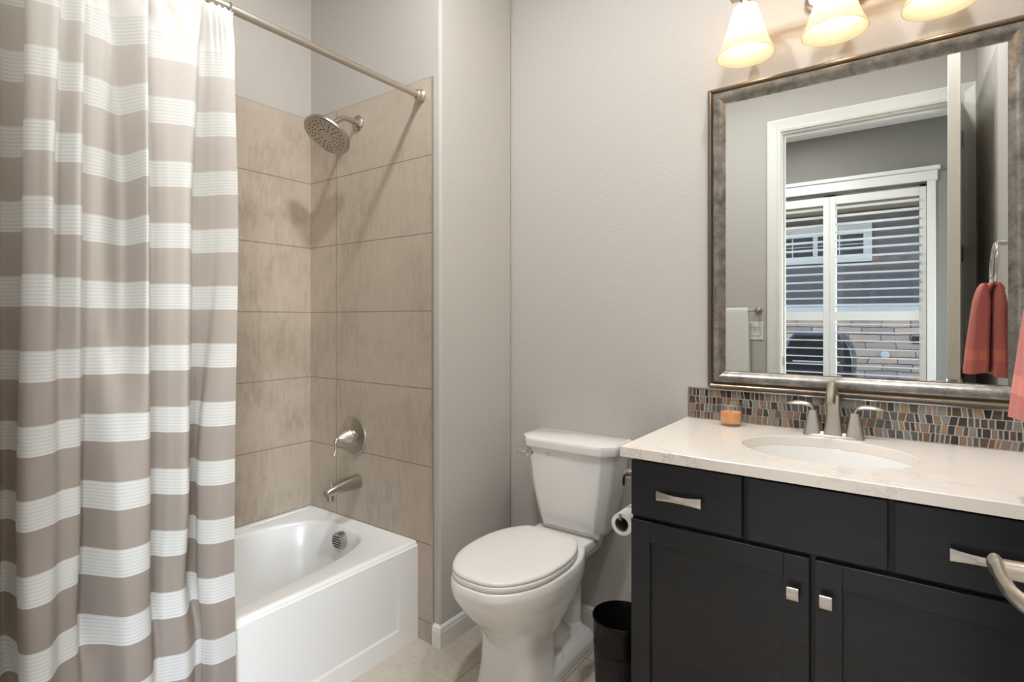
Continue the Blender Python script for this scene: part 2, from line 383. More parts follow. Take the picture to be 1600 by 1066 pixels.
struct(MB().box(XL-.12, OX0-.018, YD-.118, YD-.115, 0, ZC).box(OX1+.018, XR+.1, YD-.118, YD-.115, 0, ZC).box(OX0-.018, OX1+.018, YD-.118, YD-.115, OZ+.018, ZC).build('wall_bedroom_paint', M['bedwall'], smooth=False))
# window trim
cw = .062
struct(MB().box(WX0-cw, WX0, YB, YB+.02, 0, WZ+.01).box(WX1, WX1+cw, YB, YB+.02, 0, WZ+.01).build('trim_window_sides', M['trim'], bevel=.003))
b = MB().box(WX0-cw-.01, WX1+cw+.012, YB, YB+.026, WZ+.01, WZ+.10).box(WX0-cw-.03, WX1+cw+.03, YB, YB+.045, WZ+.10, WZ+.135)
struct(b.build('trim_window_head', M['trim'], bevel=.005))
# sliding glass door
gr = empty('window_1', (WX0, YB-.1, 0)); struct(gr, 'sliding patio door')
b = MB()
for x0, x1 in ((WX0, WX0+.05), (-.655, -.56), (WX1-.05, WX1)): b.box(x0, x1, YB-.14, YB-.07, .02, WZ)
b.box(WX0, WX1, YB-.14, YB-.07, WZ-.06, WZ).box(WX0, WX1, YB-.14, YB-.07, 0, .06); b.build('window_frame', M['trim'], gr, bevel=.003)
MB().box(WX0+.05, -.655, YB-.108, YB-.104, .06, WZ-.06).build('pane', M['pane'], gr, smooth=False)
MB().box(-.56, WX1-.05, YB-.108, YB-.104, .06, WZ-.06).build('pane', M['pane'], gr, smooth=False)
# shutters
def shutter(x0, x1, label):
    t = thing('window_shutter', ((x0+x1)/2, YB-.02, .02), label, 'shutter')
    st = .05; y0, y1 = YB-.034, YB-.004; ztop = WZ-.03
    b = MB().box(x0, x0+st, y0, y1, .02, ztop).box(x1-st, x1, y0, y1, .02, ztop)
    b.box(x0+st, x1-st, y0, y1, ztop-.075, ztop).box(x0+st, x1-st, y0, y1, 1.271, 1.353).box(x0+st, x1-st, y0, y1, .02, .13)
    b.build('shutter_frame', M['trim'], t, bevel=.003)
    def louver(zc):
        pts = []
        for k in range(16):
            a = 2*math.pi*k/16; yy = .044*math.cos(a); zz = .0055*math.sin(a); an = R(5)
            pts.append((YB-.019+yy*math.cos(an)-zz*math.sin(an), zc+yy*math.sin(an)+zz*math.cos(an)))
        MB().loft([[(x, y, z_) for y, z_ in pts] for x in (x0+st+.002, x1-st-.002)]).build('louver', M['trim'], t)
    z_ = ztop-.075-.036
    while z_ > 1.353+.03: louver(z_); z_ -= .0785
    z_ = 1.271-.036
    while z_ > .15: louver(z_); z_ -= .0785
    return t
shutter(-.612, WX1-.002, 'white plantation shutter panel covering the right half of the patio door')
shutter(WX0+.002, -.614, 'white plantation shutter panel covering the left half of the patio door')
# neighbour house
YN = -5.0
nh = thing('neighbour_house', (-1, YN, -.3), 'grey sided house wall with stone base beyond the patio door', 'house')
MB().box(-5, 4, YN-.3, YN, 1.50, 2.78).build('siding_wall', M['siding'], nh, smooth=False)
MB().box(-5, 4, YN-.3, YN+.06, -.3, 1.30).build('stone_base', M['stone'], nh, smooth=False)
MB().box(-5, 4, YN-.3, YN+.1, 1.30, 1.5).build('belly_band', M['outwhite'], nh, bevel=.01)
MB().box(-5, 4, YN-.6, YN+.7, 2.80, 2.95).build('soffit', M['soffit'], nh, smooth=False)
MB().box(-5, 4, YN-.6, YN+.0, 2.95, 4.6).build('upper_wall', M['siding'], nh, smooth=False)
wf = MB().box(-2.42, -.40, YN, YN+.04, 2.09, 2.20).box(-2.42, -.40, YN, YN+.04, 2.48, 2.62).box(-.50, -.40, YN, YN+.04, 2.2, 2.48).box(-2.42, -2.32, YN, YN+.04, 2.2, 2.48)
for x in (-1.70, -1.09): wf.box(x-.03, x+.03, YN, YN+.035, 2.2, 2.48)
for x in (-2.0, -1.39, -.79): wf.box(x-.008, x+.008, YN, YN+.02, 2.2, 2.48)
wf.box(-2.32, -.5, YN, YN+.02, 2.335, 2.35)
wfo = wf.build('window', M['outwhite'], nh, bevel=.004)
MB().box(-2.35, -.48, YN, YN+.008, 2.18, 2.5).build('pane', M['darkglass'], wfo, smooth=False)
bx = MB().box(.04, .17, YN+.06, YN+.09, .96, 1.06).build('outlet_box', M['black'], nh, bevel=.006)
MB().lathe([(.05, 0), (.05, .03), (.03, .045)], (-.25, YN+.06, .80), (0, 1, 0), 24).build('hose_spigot_plate', M['outwhite'], nh)
struct(MB().box(-6, 6, -7, YB-.15, -.12, -.02).build('ground_patio', M['patio'], smooth=False))
# grill
g = thing('barbecue_grill', (-.88, -3.6, -.02), 'black domed barbecue grill on the patio beyond the shutters', 'grill')
prof = [(.0, .60), (.36, .60), (.375, .70), (.375, .82), (.35, .95), (.30, 1.05), (.24, 1.115), (0, 1.12)]
rings = []
for y in (-3.86, -3.83, -3.37, -3.34):
    sc = .93 if y in (-3.86, -3.34) else 1
    ring = [(-.88+x*sc, y, .6+(z_-.6)*sc) for x, z_ in prof] + [(-.88-x*sc, y, .6+(z_-.6)*sc) for x, z_ in prof[::-1][1:-1]]
    rings.append(ring)
MB().loft(rings).build('lid', M['grill'], g, bevel=.012)
MB().box(-1.26, -.50, -3.88, -3.32, .50, .60).build('firebox', M['grill'], g, bevel=.01)
MB().box(-1.16, -.60, -3.84, -3.36, .02, .50).build('cart', M['grill'], g, bevel=.008)
MB().tube([(-1.12, -3.31, .78), (-1.12, -3.27, .78), (-.64, -3.27, .78), (-.64, -3.31, .78)], .012).build('handle', M['nickel'], g)

# ================================================================== bathtub
XF = -1.598; ZT = .39; YT0 = YD+.008
tub = thing('bathtub', ((XL+XF)/2, .8, 0), 'white alcove bathtub with flat apron behind the curtain', 'bathtub')
N = 96
def sup(cx, cy, hx, hy, p, z_, hy2=None):
    out = []
    for k in range(N):
        a = 2*math.pi*k/N; c_, s_ = math.cos(a), math.sin(a)
        H = hy if s_ >= 0 or hy2 is None else hy2
        out.append((cx+hx*math.copysign(abs(c_)**(2/p), c_), cy+H*math.copysign(abs(s_)**(2/p), s_), z_))
    return out
def rectring(x0, x1, y0, y1, z_, cx, cy):
    # point of the rectangle in the direction of each point of the basin ring, corners kept
    out = []; base = sup(cx, cy, .27, .61, 2.9, 0)
    for (px, py, _) in base:
        dx, dy = px-cx, py-cy
        t = min(((x1-cx)/dx if dx > 1e-9 else (x0-cx)/dx if dx < -1e-9 else 1e9), ((y1-cy)/dy if dy > 1e-9 else (y0-cy)/dy if dy < -1e-9 else 1e9))
        out.append([cx+dx*t, cy+dy*t, z_])
    for cxr, cyr in ((x0, y0), (x0, y1), (x1, y0), (x1, y1)):
        i = min(range(N), key=lambda k: (out[k][0]-cxr)**2+(out[k][1]-cyr)**2); out[i] = [cxr, cyr, z_]
    return out
bcx, bcy = (XL+.058+XF-.10)/2, .775
bhx = (XF-.10-XL-.058)/2
rings = [rectring(XL, XF, YT0, YW, .0, bcx, bcy), rectring(XL, XF, YT0, YW, ZT-.012, bcx, bcy), rectring(XL+.0, XF-.004, YT0, YW, ZT-.003, bcx, bcy),
         rectring(XL, XF-.012, YT0, YW, ZT, bcx, bcy),
         rectring(XL+.02, XF-.02, YT0+.02, YW-.018, ZT, bcx, bcy),
         rectring(XL+.024, XF-.022, YT0+.024, YW-.024, ZT-.005, bcx, bcy),
         sup(bcx, bcy, bhx+.010, .722, 3.2, ZT-.006), sup(bcx, bcy, bhx+.001, .712, 3.2, ZT-.010), sup(bcx, bcy, bhx-.006, .704, 3.2, ZT-.024),
         sup(bcx, bcy, bhx-.02, .688, 3.2, ZT-.12), sup(bcx, bcy, bhx-.05, .655, 3.0, .15), sup(bcx, bcy, bhx-.085, .615, 2.8, .085), sup(bcx, bcy, bhx-.15, .54, 2.6, .07)]
MB().loft(rings, cap0=False).build('tub_shell', M['acrylic'], tub, ang=50)
# apron with recessed panel
b = MB(); x = XF+.001
y0, y1 = YT0, YW; a0, a1, c0, c1 = y0+.10, y1-.098, .072, .30
b.add([(x+.004, y0, 0), (x+.004, y1, 0), (x+.004, y1, .372), (x+.004, y0, .372), (x+.004, a0, c0), (x+.004, a1, c0), (x+.004, a1, c1), (x+.004, a0, c1),
       (x+.000, a0+.012, c0+.010), (x+.0, a1-.012, c0+.010), (x+.0038, a1-.004, c1-.01), (x+.0038, a0+.004, c1-.01)],
      [(0,1,5,4),(1,2,6,5),(2,3,7,6),(3,0,4,7),(4,5,9,8),(5,6,10,9),(6,7,11,10),(7,4,8,11),(8,9,10,11)])
b.add([(x-.004, y0, 0), (x-.004, y1, 0), (x-.004, y1, .378), (x-.004, y0, .378), (x+.004, y0, 0), (x+.004, y1, 0), (x+.004, y1, .372), (x+.004, y0, .372)], [(0,1,5,4),(1,2,6,5),(2,3,7,6),(3,0,4,7)])
b.build('apron', M['acrylic'], tub, ang=10)
# overflow
ox, oz = -1.974, .330; oy = 1.474
b = MB().lathe([(.036, 0), (.036, .028), (.033, .031), (.0, .031)], (ox, oy, oz), (0, -1, 0), 36)
ovf = b.build('overflow_plate', M['nickel'], tub)
b = MB()
for k in range(-2, 3):
    w_ = math.sqrt(.029**2-(k*.0105)**2); b.box(ox-w_, ox+w_, oy-.0318, oy-.0305, oz+k*.0105-.0028, oz+k*.0105+.0028)
b.build('slot', M['hole'], ovf, smooth=False)
MB().lathe([(.028, 0), (.0265, .004), (0, .004)], (bcx, 1.22, .069), n=24).build('drain', M['nickel'], tub)

# ================================================================== shower fittings
sh = thing('rain_shower', (-1.964, YW, 2.147), 'round brushed nickel rain shower head on the tiled end wall', 'shower head')
MB().lathe([(.033, 0), (.033, .006), (.028, .012), (.018, .016), (.014, .02), (0, .02)], (-1.964, YW, 2.147), (0, -1, 0), 32).build('wall_flange', M['nickel'], sh)
pts = catmull([(-1.964, YW-.01, 2.147), (-1.963, 1.50, 2.148), (-1.962, 1.463, 2.143), (-1.961, 1.43, 2.118), (-1.960, 1.407, 2.092)], 6)
MB().tube(pts, .0105, 16).build('shower_arm', M['nickel'], sh)
an = R(33); nrm = Vector((0, -math.sin(an), -math.cos(an))); hc = Vector((-1.955, 1.385, 2.052))
prof = [(.012, -.052), (.019, -.048), (.021, -.038), (.016, -.030), (.022, -.022), (.055, -.016), (.088, -.010), (.099, -.003), (.101, .004), (.099, .010), (.093, .0125), (.091, .0105), (0, .0105)]
MB().lathe(prof, hc, nrm, 56).build('spray_head', M['nickel'], sh)
q = Vector((0, 0, 1)).rotation_difference(nrm)
b = MB()
for ri, cnt in ((.034, 12), (.048, 12), (.062, 24), (.076, 24)):
    for k in range(cnt):
        a = 2*math.pi*k/cnt; p = hc + q @ Vector((ri*math.cos(a), ri*math.sin(a), .0102)); b.lathe([(.0027, 0), (.0022, .0018)], p, nrm, 8)
tag(b.build('nozzles', M['hole'], sh), kind='stuff')
MB().lathe([(.024, .0100), (.022, .0122), (0, .0122)], hc, nrm, 32).build('centre_cap', M['nickel'], sh)
# valve
vx, vz = -1.995, .765
vt = thing('shower_valve', (vx, YW, vz), 'round brushed nickel shower valve plate with curved lever above the tub spout', 'shower valve')
MB().lathe([(.088, 0), (.088, .003), (.083, .008), (.06, .011), (.045, .013), (.04, .016), (0, .016)], (vx, YW, vz), (0, -1, 0), 48).build('escutcheon', M['nickel'], vt)
MB().lathe([(.034, .015), (.034, .03), (0, .03)], (vx, YW, vz), (0, -1, 0), 32).build('collar', M['chrome'], vt)
MB().lathe([(.036, .03), (.037, .034), (.03, .052), (.018, .073), (.010, .084), (0, .086)], (vx, YW, vz), (0, -1, 0), 32).build('handle_cone', M['nickelw'], vt)
pts = catmull([(vx, YW-.075, vz), (vx-.001, YW-.090, vz-.002), (vx-.002, YW-.098, vz-.018), (vx-.002, YW-.096, vz-.045), (vx-.002, YW-.103, vz-.072)], 6)
MB().tube(pts, [.007 if i < 8 else .0075-.003*(i-8)/(len(pts)-8) for i in range(len(pts))], 12, sx=1.15, sy=.8).build('lever', M['nickelw'], vt)
# spout
sx_, sz_ = -1.965, .566
sp = thing('tub_spout', (sx_, YW, sz_), 'brushed nickel tub spout on the tile above the bathtub', 'tub spout')
rings = []
for y_, zc, hw, hh in ((YW, 0, .027, .031), (YW-.02, 0, .027, .031), (YW-.07, -.001, .0245, .027), (YW-.12, -.006, .022, .0225), (YW-.155, -.012, .0195, .0175), (YW-.168, -.016, .016, .012)):
    rings.append([(sx_+hw*math.copysign(abs(math.cos(a))**.8, math.cos(a)), y_, sz_+zc+hh*math.copysign(abs(math.sin(a))**.8, math.sin(a))) for a in [2*math.pi*k/28 for k in range(28)]])
b = MB().loft(rings); b.lathe([(.0165, 0), (.0155, -.032), (.0155, -.038), (.012, -.038)], (sx_, YW-.146, sz_-.010), n=24)
b.build('spout_body', M['nickel'], sp, ang=50)
MB().lathe([(.0045, 0), (.0045, .014), (.0062, .016), (.0062, .021), (.003, .024)], (sx_, YW-.138, sz_+.007), n=14).build('diverter_knob', M['chrome'], sp)

# ================================================================== shower rod + curtain
RX, RZ = -1.574, 2.172
rod = thing('shower_rod', (RX, YW, RZ), 'brushed nickel shower curtain rod across the tub alcove', 'curtain rod')
MB().tube([(RX, YT0+.004, RZ), (RX, YW-.004, RZ)], .0125, 24).build('rod_tube', M['nickelw'], rod)
for y_, d in ((YW, -1), (YT0, 1)):
    MB().lathe([(.027, 0), (.027, .006), (.022, .010), (.0195, .014), (.0195, .026), (.0165, .03), (0, .03)], (RX, y_, RZ), (0, d, 0), 32).build('wall_flange', M['nickelw'], rod)
L4=[(-1.604,.306),(-1.566,.333),(-1.501,.322),(-1.471,.34),(-1.459,.362),(-1.551,.388),(-1.516,.425),(-1.613,.456),(-1.626,.5),(-1.65,.556),(-1.520,.561),(-1.636,.61),(-1.6,.643),(-1.572,.682),(-1.672,.731),(-1.618,.759),(-1.587,.771),(-1.564,.783),(-1.543,.798)]
L8=[(-1.697,.324),(-1.656,.342),(-1.574,.327),(-1.546,.342),(-1.561,.385),(-1.584,.407),(-1.595,.445),(-1.647,.462),(-1.578,.492),(-1.541,.513),(-1.541,.572),(-1.622,.605),(-1.578,.634),(-1.551,.668),(-1.655,.716),(-1.643,.726),(-1.601,.718),(-1.557,.748),(-1.55,.792)]
L9=[(-1.68,.321),(-1.618,.335),(-1.56,.328),(-1.531,.339),(-1.529,.372),(-1.573,.401),(-1.594,.438),(-1.65,.456),(-1.59,.489),(-1.534,.524),(-1.546,.573),(-1.622,.605),(-1.591,.623),(-1.576,.669),(-1.672,.713),(-1.643,.728),(-1.606,.718),(-1.57,.74),(-1.559,.795)]
# below the rim the cloth hangs outside the apron
LB=[(-1.585,.315),(-1.585,.335),(-1.535,.325),(-1.505,.338),(-1.500,.37),(-1.55,.398),(-1.56,.432),(-1.588,.452),(-1.56,.485),(-1.508,.515),(-1.510,.568),(-1.588,.598),(-1.565,.625),(-1.535,.662),(-1.588,.695),(-1.588,.712),(-1.56,.718),(-1.530,.738),(-1.535,.79)]
LT=[(-1.562,.302),(-1.556,.345),(-1.540,.335),(-1.535,.365),(-1.540,.395),(-1.556,.407),(-1.540,.440),(-1.560,.447),(-1.556,.48),(-1.557,.50),(-1.530,.561),(-1.558,.569),(-1.553,.62),(-1.535,.690),(-1.556,.713),(-1.553,.735),(-1.550,.750),(-1.550,.765),(-1.552,.788)]
PRE = [(0, .105), (1, .13), (0, .16), (1, .19), (0, .215), (1, .245), (.3, .27)]
def level(L, amp, xb):
    return [(xb+amp*(.5-k), y) for k, y in PRE] + L
levels = [(2.158, level(LT, .02, -1.548)), (2.02, level([((a[0]*.6+b_[0]*.4), (a[1]*.7+b_[1]*.3)) for a, b_ in zip(LT, L4)], .05, -1.55)), (1.54, level(L4, .10, -1.56)), (.80, level(L8, .11, -1.60)), (.56, level(L9, .11, -1.60)), (.415, level([((a[0]+b_[0])/2, (a[1]+b_[1])/2) for a, b_ in zip(L9, LB)], .09, -1.57)), (.05, level(LB, .06, -1.55))]
# keep the cloth outside the tub near the rim
lv = []
for z_, L in levels:
    if z_ < .45: L = [(max(x, -1.588), y) for x, y in L]
    C_ = catmull([(x, y, 0) for x, y in L], 9)
    if z_ < .45: C_ = [Vector((max(p.x, -1.5885), p.y, 0)) for p in C_]
    lv.append((z_, C_))
zs = [2.158, 2.15, 2.14, 2.12, 2.1, 2.08, 2.05, 2.02] + [2.02 - .0398*k for k in range(1, 50)]
zs = [z_ for z_ in zs if z_ > .055] + [.05]
def at(z_):
    Z = [l[0] for l in lv]
    for i in range(len(Z)-1):
        if Z[i] >= z_ >= Z[i+1]:
            t = (Z[i]-z_)/(Z[i]-Z[i+1]); ts = t*t*(3-2*t)
            return [a.lerp(b_, ts) for a, b_ in zip(lv[i][1], lv[i+1][1])]
rows = [at(z_) for z_ in zs]; nc = len(rows[0])
b = MB()
vsx = []
for i, r_ in enumerate(rows):
    for k, p in enumerate(r_):
        sag = 0
        if i < 4: sag = -.008*abs(math.sin(k*.32))*(1-i/4)
        puck = .006*math.sin(k*.9+zs[i]*40)*max(0, 1-abs(zs[i]-2.09)/.07)
        vsx.append((p.x+puck, p.y, zs[i]+sag))
b.add(vsx, [(i*nc+k, i*nc+k+1, (i+1)*nc+k+1, (i+1)*nc+k) for i in range(len(rows)-1) for k in range(nc-1)])
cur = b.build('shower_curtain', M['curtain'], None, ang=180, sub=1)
tag(cur, 'white and taupe striped fabric shower curtain hanging in folds', 'shower curtain')
for y_, lb in ((.785, 'small metal curtain ring at the free right end of the curtain'), (.63, 'small metal curtain ring second from the free right end')):
    pts = [(RX+.0185*math.cos(a), y_+.004*math.sin(a), RZ-.006+.022*math.sin(a)) for a in [2*math.pi*k/28 for k in range(28)]]
    tag(MB().tube(pts, .002, 8, closed=True).build('curtain_ring', M['chrome']), lb, 'curtain ring', 'rings on the shower rod')

# ================================================================== toilet
TXC, TKX = -1.120, -1.093
toi = thing('toilet', (TXC, 1.75, 0), 'white two piece elongated toilet with closed lid beside the vanity', 'toilet')
half = [(0, 1.318), (.045, 1.321), (.088, 1.338), (.125, 1.374), (.158, 1.43), (.178, 1.495), (.1845, 1.57), (.181, 1.645), (.164, 1.71), (.138, 1.762), (.113, 1.792), (.10, 1.801), (.085, 1.804), (.04, 1.805), (0, 1.806)]
def egg(z_, yf=1.318, yb=1.806, hw=.1845, cx=TXC, grow=0, n=6):
    H = [((d*hw/.1845), yf+(y-1.318)*(yb-yf)/(1.806-1.318)) for d, y in half]
    P = [(cx+d, y) for d, y in H] + [(cx-d, y) for d, y in H[::-1][1:-1]]
    P = catmull([(x, y, 0) for x, y in P], n, True)
    if grow:
        out = []; m_ = len(P)
        for i, p in enumerate(P):
            t = P[(i+1) % m_]-P[i-1]; t.normalize(); out.append((p.x+t.y*grow, p.y-t.x*grow, z_))
        return out
    return [(p.x, p.y, z_) for p in P]
MB().loft([egg(.4285, grow=-.006), egg(.4285, grow=-.001), egg(.431, grow=.001), egg(.444, grow=.001), egg(.447, grow=-.002)]).build('seat', M['seat'], toi, ang=60)
MB().loft([egg(.4485, grow=-.004), egg(.4495, grow=-.001), egg(.4555), egg(.460, grow=-.004), egg(.4625, grow=-.014), [(TXC+(x-TXC)*.72, 1.57+(y-1.57)*.74, .4640) for x, y, z_ in egg(0)], [(TXC+(x-TXC)*.3, 1.57+(y-1.57)*.3, .4646) for x, y, z_ in egg(0)]]).build('lid', M['seat'], toi, ang=60)
for s_ in (-1, 1):
    MB().box(TXC+s_*.07-.018, TXC+s_*.07+.018, 1.797, 1.825, .428, .452).build('hinge', M['seat'], toi, bevel=.005)
# bowl + pedestal, merged by remesh
b = MB()
b.loft([egg(z_, yf, yb, hw) for z_, yf, yb, hw in ((.428, 1.320, 1.85, .185), (.425, 1.313, 1.86, .191), (.40, 1.309, 1.86, .195), (.365, 1.318, 1.86, .192), (.33, 1.342, 1.85, .182), (.29, 1.372, 1.84, .163), (.25, 1.41, 1.82, .142), (.21, 1.44, 1.79, .122), (.17, 1.465, 1.75, .108))])
b.loft([rrect(TXC, (yf+yb)/2, hw, (yb-yf)/2, r_, z_) for z_, yf, yb, hw, r_ in ((.0, 1.455, 1.69, .125, .07), (.02, 1.458, 1.69, .122, .07), (.08, 1.465, 1.69, .114, .07), (.17, 1.465, 1.70, .107, .07), (.23, 1.45, 1.70, .118, .07))])
# rear deck and trapway
b.loft([rrect(TXC, (yf+yb)/2, hw, (yb-yf)/2, .03, z_) for z_, yf, yb, hw in ((.426, 1.70, 2.0, .134), (.395, 1.70, 2.0, .136), (.365, 1.70, 1.985, .125), (.345, 1.69, 1.95, .10), (.32, 1.66, 1.90, .06))])
b.tube(catmull([(TXC, 1.62, .22), (TXC, 1.72, .245), (TXC, 1.80, .30), (TXC, 1.87, .32), (TXC, 1.925, .26), (TXC, 1.93, .12), (TXC, 1.92, .03)], 5), .055, 20)
b.lathe([(0, -.055), (.03, -.045), (.05, -.02), (.054, 0), (.05, .02), (.03, .045), (0, .055)], (TXC+.035, 1.78, .085), n=20)
b.tube([(TXC-.02, 1.845, .335), (TXC+.075, 1.845, .305)], [.05, .034], 20)
b.loft([rrect(TXC, (yf+yb)/2, hw, (yb-yf)/2, .045, z_) for z_, yf, yb, hw in ((0, 1.60, 1.955, .125), (.035, 1.60, 1.955, .125), (.055, 1.61, 1.945, .112), (.066, 1.62, 1.93, .09))])
bo = b.build('bowl', M['porcelain'], toi)
rm = bo.modifiers.new('remesh', 'REMESH'); rm.mode = 'VOXEL'; rm.voxel_size = .0055; rm.use_smooth_shade = True
smt = bo.modifiers.new('smooth', 'SMOOTH'); smt.factor = .5; smt.iterations = 6
for s_ in (-1, 1):
    MB().lathe([(.017, 0), (.016, .008), (.011, .015), (0, .018)], (TXC+s_*.098, 1.70, .052), n=20).build('bolt_cap', M['porcelain'], toi)
def tankring(z_, hw, yf, yb, ch, chx=None, r_=.01):
    cx = TKX; chx = chx or ch
    P = [(cx-hw, yb), (cx-hw, yf+ch), (cx-hw+chx, yf), (cx+hw-chx, yf), (cx+hw, yf+ch), (cx+hw, yb)]
    out = []
    m_ = len(P)
    for i in range(m_):
        a, c_, d = Vector(P[i-1]), Vector(P[i]), Vector(P[(i+1) % m_])
        u1 = (a-c_).normalized(); u2 = (d-c_).normalized(); rr = r_
        for t in (0, .25, .5, .75, 1):
            p = (c_+u1*rr)*(1-t)**2+c_*2*t*(1-t)+(c_+u2*rr)*t*t; out.append((p.x, p.y, z_))
    return out
MB().loft([tankring(.448, .138, 1.885, 2.00, .035), tankring(.452, .148, 1.878, 2.01, .035), tankring(.50, .158, 1.868, 2.015, .036), tankring(.60, .180, 1.855, 2.018, .038), tankring(.72, .197, 1.846, 2.02, .040), tankring(.770, .200, 1.844, 2.022, .04)]).build('tank', M['porcelain'], toi, ang=50)
MB().loft([tankring(.7645, .200, 1.845, 2.022, .04), tankring(.767, .211, 1.832, 2.026, .046), tankring(.790, .214, 1.829, 2.028, .046), tankring(.801, .212, 1.831, 2.027, .046), tankring(.806, .204, 1.839, 2.022, .046)]).build('tank_lid', M['porcelain'], toi, ang=50)
fx = TKX-.155
b = MB().lathe([(.014, 0), (.014, .004), (.011, .008), (.009, .016), (.011, .024), (0, .026)], (fx, 1.8465, .740), (0, -1, 0), 20)
b.tube(catmull([(fx, 1.826, .740), (fx-.02, 1.822, .742), (fx-.05, 1.818, .745)], 5), [.0075]*11, 12)
b.build('flush_lever', M['chrome'], toi)
MB().lathe([(.005, 0), (.004, .0035), (0, .004)], (TKX-.072, 1.8475, .744), (0, -1, 0), 14).build('badge', M['chrome'], toi)
MB().box(TKX-.13, TKX+.13, 1.90, 2.0, .424, .4485).build('tank_gasket', M['porcelain'], toi, bevel=.006)

# ================================================================== vanity
VX0, VX1, VY = -.645, XR-.002, 1.465; CT0, CT1 = .8876, .9165
van = thing('vanity_cabinet', ((VX0+VX1)/2, 1.75, 0), 'dark espresso bathroom vanity cabinet with three drawer fronts over two doors', 'vanity')
b = MB()
b.box(VX0, VX0+.018, VY+.019, YM-.001, .0, CT0-.001).box(VX1-.018, VX1, VY+.019, YM-.001, 0, CT0-.001)
b.box(VX0+.018, VX1-.018, VY+.019, VY+.037, .10, CT0-.001).box(VX0+.018, VX1-.018, YM-.012, YM-.001, .10, CT0-.001).box(VX0+.018, VX1-.018, VY+.037, YM-.012, .10, .118)
b.build('carcass', M['cab'], van, bevel=.001)
MB().box(VX0+.018, VX1-.018, VY+.08, VY+.095, 0, .10).build('toe_kick', M['cabin'], van)
def front_slab(x0, x1, z0, z1, name):
    return MB().box(x0, x1, VY, VY+.019, z0, z1).build(name, M['cab'], van, bevel=.002)
def pull(cx, cz, par):
    b = MB(); hw = .0605; rings = []
    for i in range(17):
        u_ = -1+2*i/16; x = cx+hw*u_; hh = .0085+.0045*u_*u_; yo = VY-.020-.005*(1-u_*u_)+.0
        rings.append([(x, yo, cz-hh), (x, yo-.004+.002*abs(u_), cz), (x, yo, cz+hh), (x, yo+.004, cz+hh), (x, yo+.003, cz-hh)])
    b.loft(rings)
    for s_ in (-1, 1): b.box(cx+s_*.048-.004, cx+s_*.048+.004, VY-.018, VY, cz-.005, cz+.005)
    o = b.build('pull', M['nickelw'], None, ang=40); o.parent = par; return o
d1 = front_slab(VX0+.003, -.342, .722, .879, 'drawer'); pull(-.4995, .795, d1)
front_slab(-.328, -.036, .722, .879, 'false_drawer_front')
d3 = front_slab(-.024, .269, .722, .879, 'drawer'); pull(.131, .793, d3)
MB().box(.275, VX1, VY+.004, VY+.019, .10, CT0-.001).build('filler_strip', M['cab'], van)
def shaker(x0, x1, z0, z1, kx):
    s_ = .056; b = MB().box(x0, x0+s_, VY, VY+.019, z0, z1).box(x1-s_, x1, VY, VY+.019, z0, z1).box(x0+s_, x1-s_, VY, VY+.019, z1-s_, z1).box(x0+s_, x1-s_, VY, VY+.019, z0, z0+s_)
    d = b.build('door', M['cab'], van, bevel=.0012)
    o = MB().box(x0+s_-.004, x1-s_+.004, VY+.008, VY+.016, z0+s_-.004, z1-s_+.004).build('door_panel', M['cab'], None, smooth=False); o.parent = d
    b = MB().lathe([(.006, 0), (.006, .018)], (kx, VY, .624), (0, -1, 0), 14)
    R_ = []
    for z_, yy in ((.609, .0215), (.614, .0245), (.624, .0265), (.634, .0255), (.640, .0225)):
        R_.append([(kx-.0135, VY-yy+.004, z_), (kx-.0135, VY-yy, z_), (kx+.0135, VY-yy, z_), (kx+.0135, VY-yy+.006, z_)])
    b.loft(R_); k = b.build('knob', M['nickelw'], None, bevel=.0012); k.parent = d
    return d
shaker(VX0+.003, -.190, .105, .710, -.2225)
shaker(-.178, .269, .105, .710, -.1535)
# countertop with sink cut-out
SCX, SCY, SA, SBB = -.187, 1.737, .213, .170
ct = thing('vanity_countertop', ((VX0+VX1)/2, 1.75, CT0), 'white veined quartz countertop on the dark vanity', 'countertop')
CX0, CX1, CY0, CY1 = -.6676, XR-.002, 1.4481, YM-.001
n = 96
ell = lambda z_, g=0: [(SCX+(SA+g)*math.cos(2*math.pi*k/n), SCY+(SBB+g)*math.sin(2*math.pi*k/n), z_) for k in range(n)]
def crect(z_, e=0):
    out = []
    for (px, py, _) in ell(0):
        dx, dy = px-SCX, py-SCY; c_ = []
        if dx > 1e-9: c_.append((CX1-e-SCX)/dx)
        if dx < -1e-9: c_.append((CX0+e-SCX)/dx)
        if dy > 1e-9: c_.append((CY1-e-SCY)/dy)
        if dy < -1e-9: c_.append((CY0+e-SCY)/dy)
        t = min(c_); out.append([SCX+dx*t, SCY+dy*t, z_])
    for cxr, cyr in ((CX0+e, CY0+e), (CX0+e, CY1-e), (CX1-e, CY0+e), (CX1-e, CY1-e)):
        i = min(range(n), key=lambda k: (out[k][0]-cxr)**2+(out[k][1]-cyr)**2); out[i] = [cxr, cyr, z_]
    return out
MB().loft([ell(CT0), crect(CT0), crect(CT1-.0015), crect(CT1, .0015), ell(CT1, .0015), ell(CT1-.0015)], closed=True).build('slab', M['quartz'], ct, ang=30)
snk = thing('undermount_sink', (SCX, SCY, .76), 'oval white undermount sink set in the quartz countertop', 'sink')
prof = [(1.06, CT0-.0005), (1.0, CT0-.0005), (.985, CT0-.006), (.965, CT0-.04), (.90, CT0-.085), (.74, CT0-.122), (.45, CT0-.142), (.12, CT0-.148)]
rings = [[(SCX+SA*s_*math.cos(2*math.pi*k/n), SCY+SBB*s_*math.sin(2*math.pi*k/n), z_) for k in range(n)] for s_, z_ in prof]
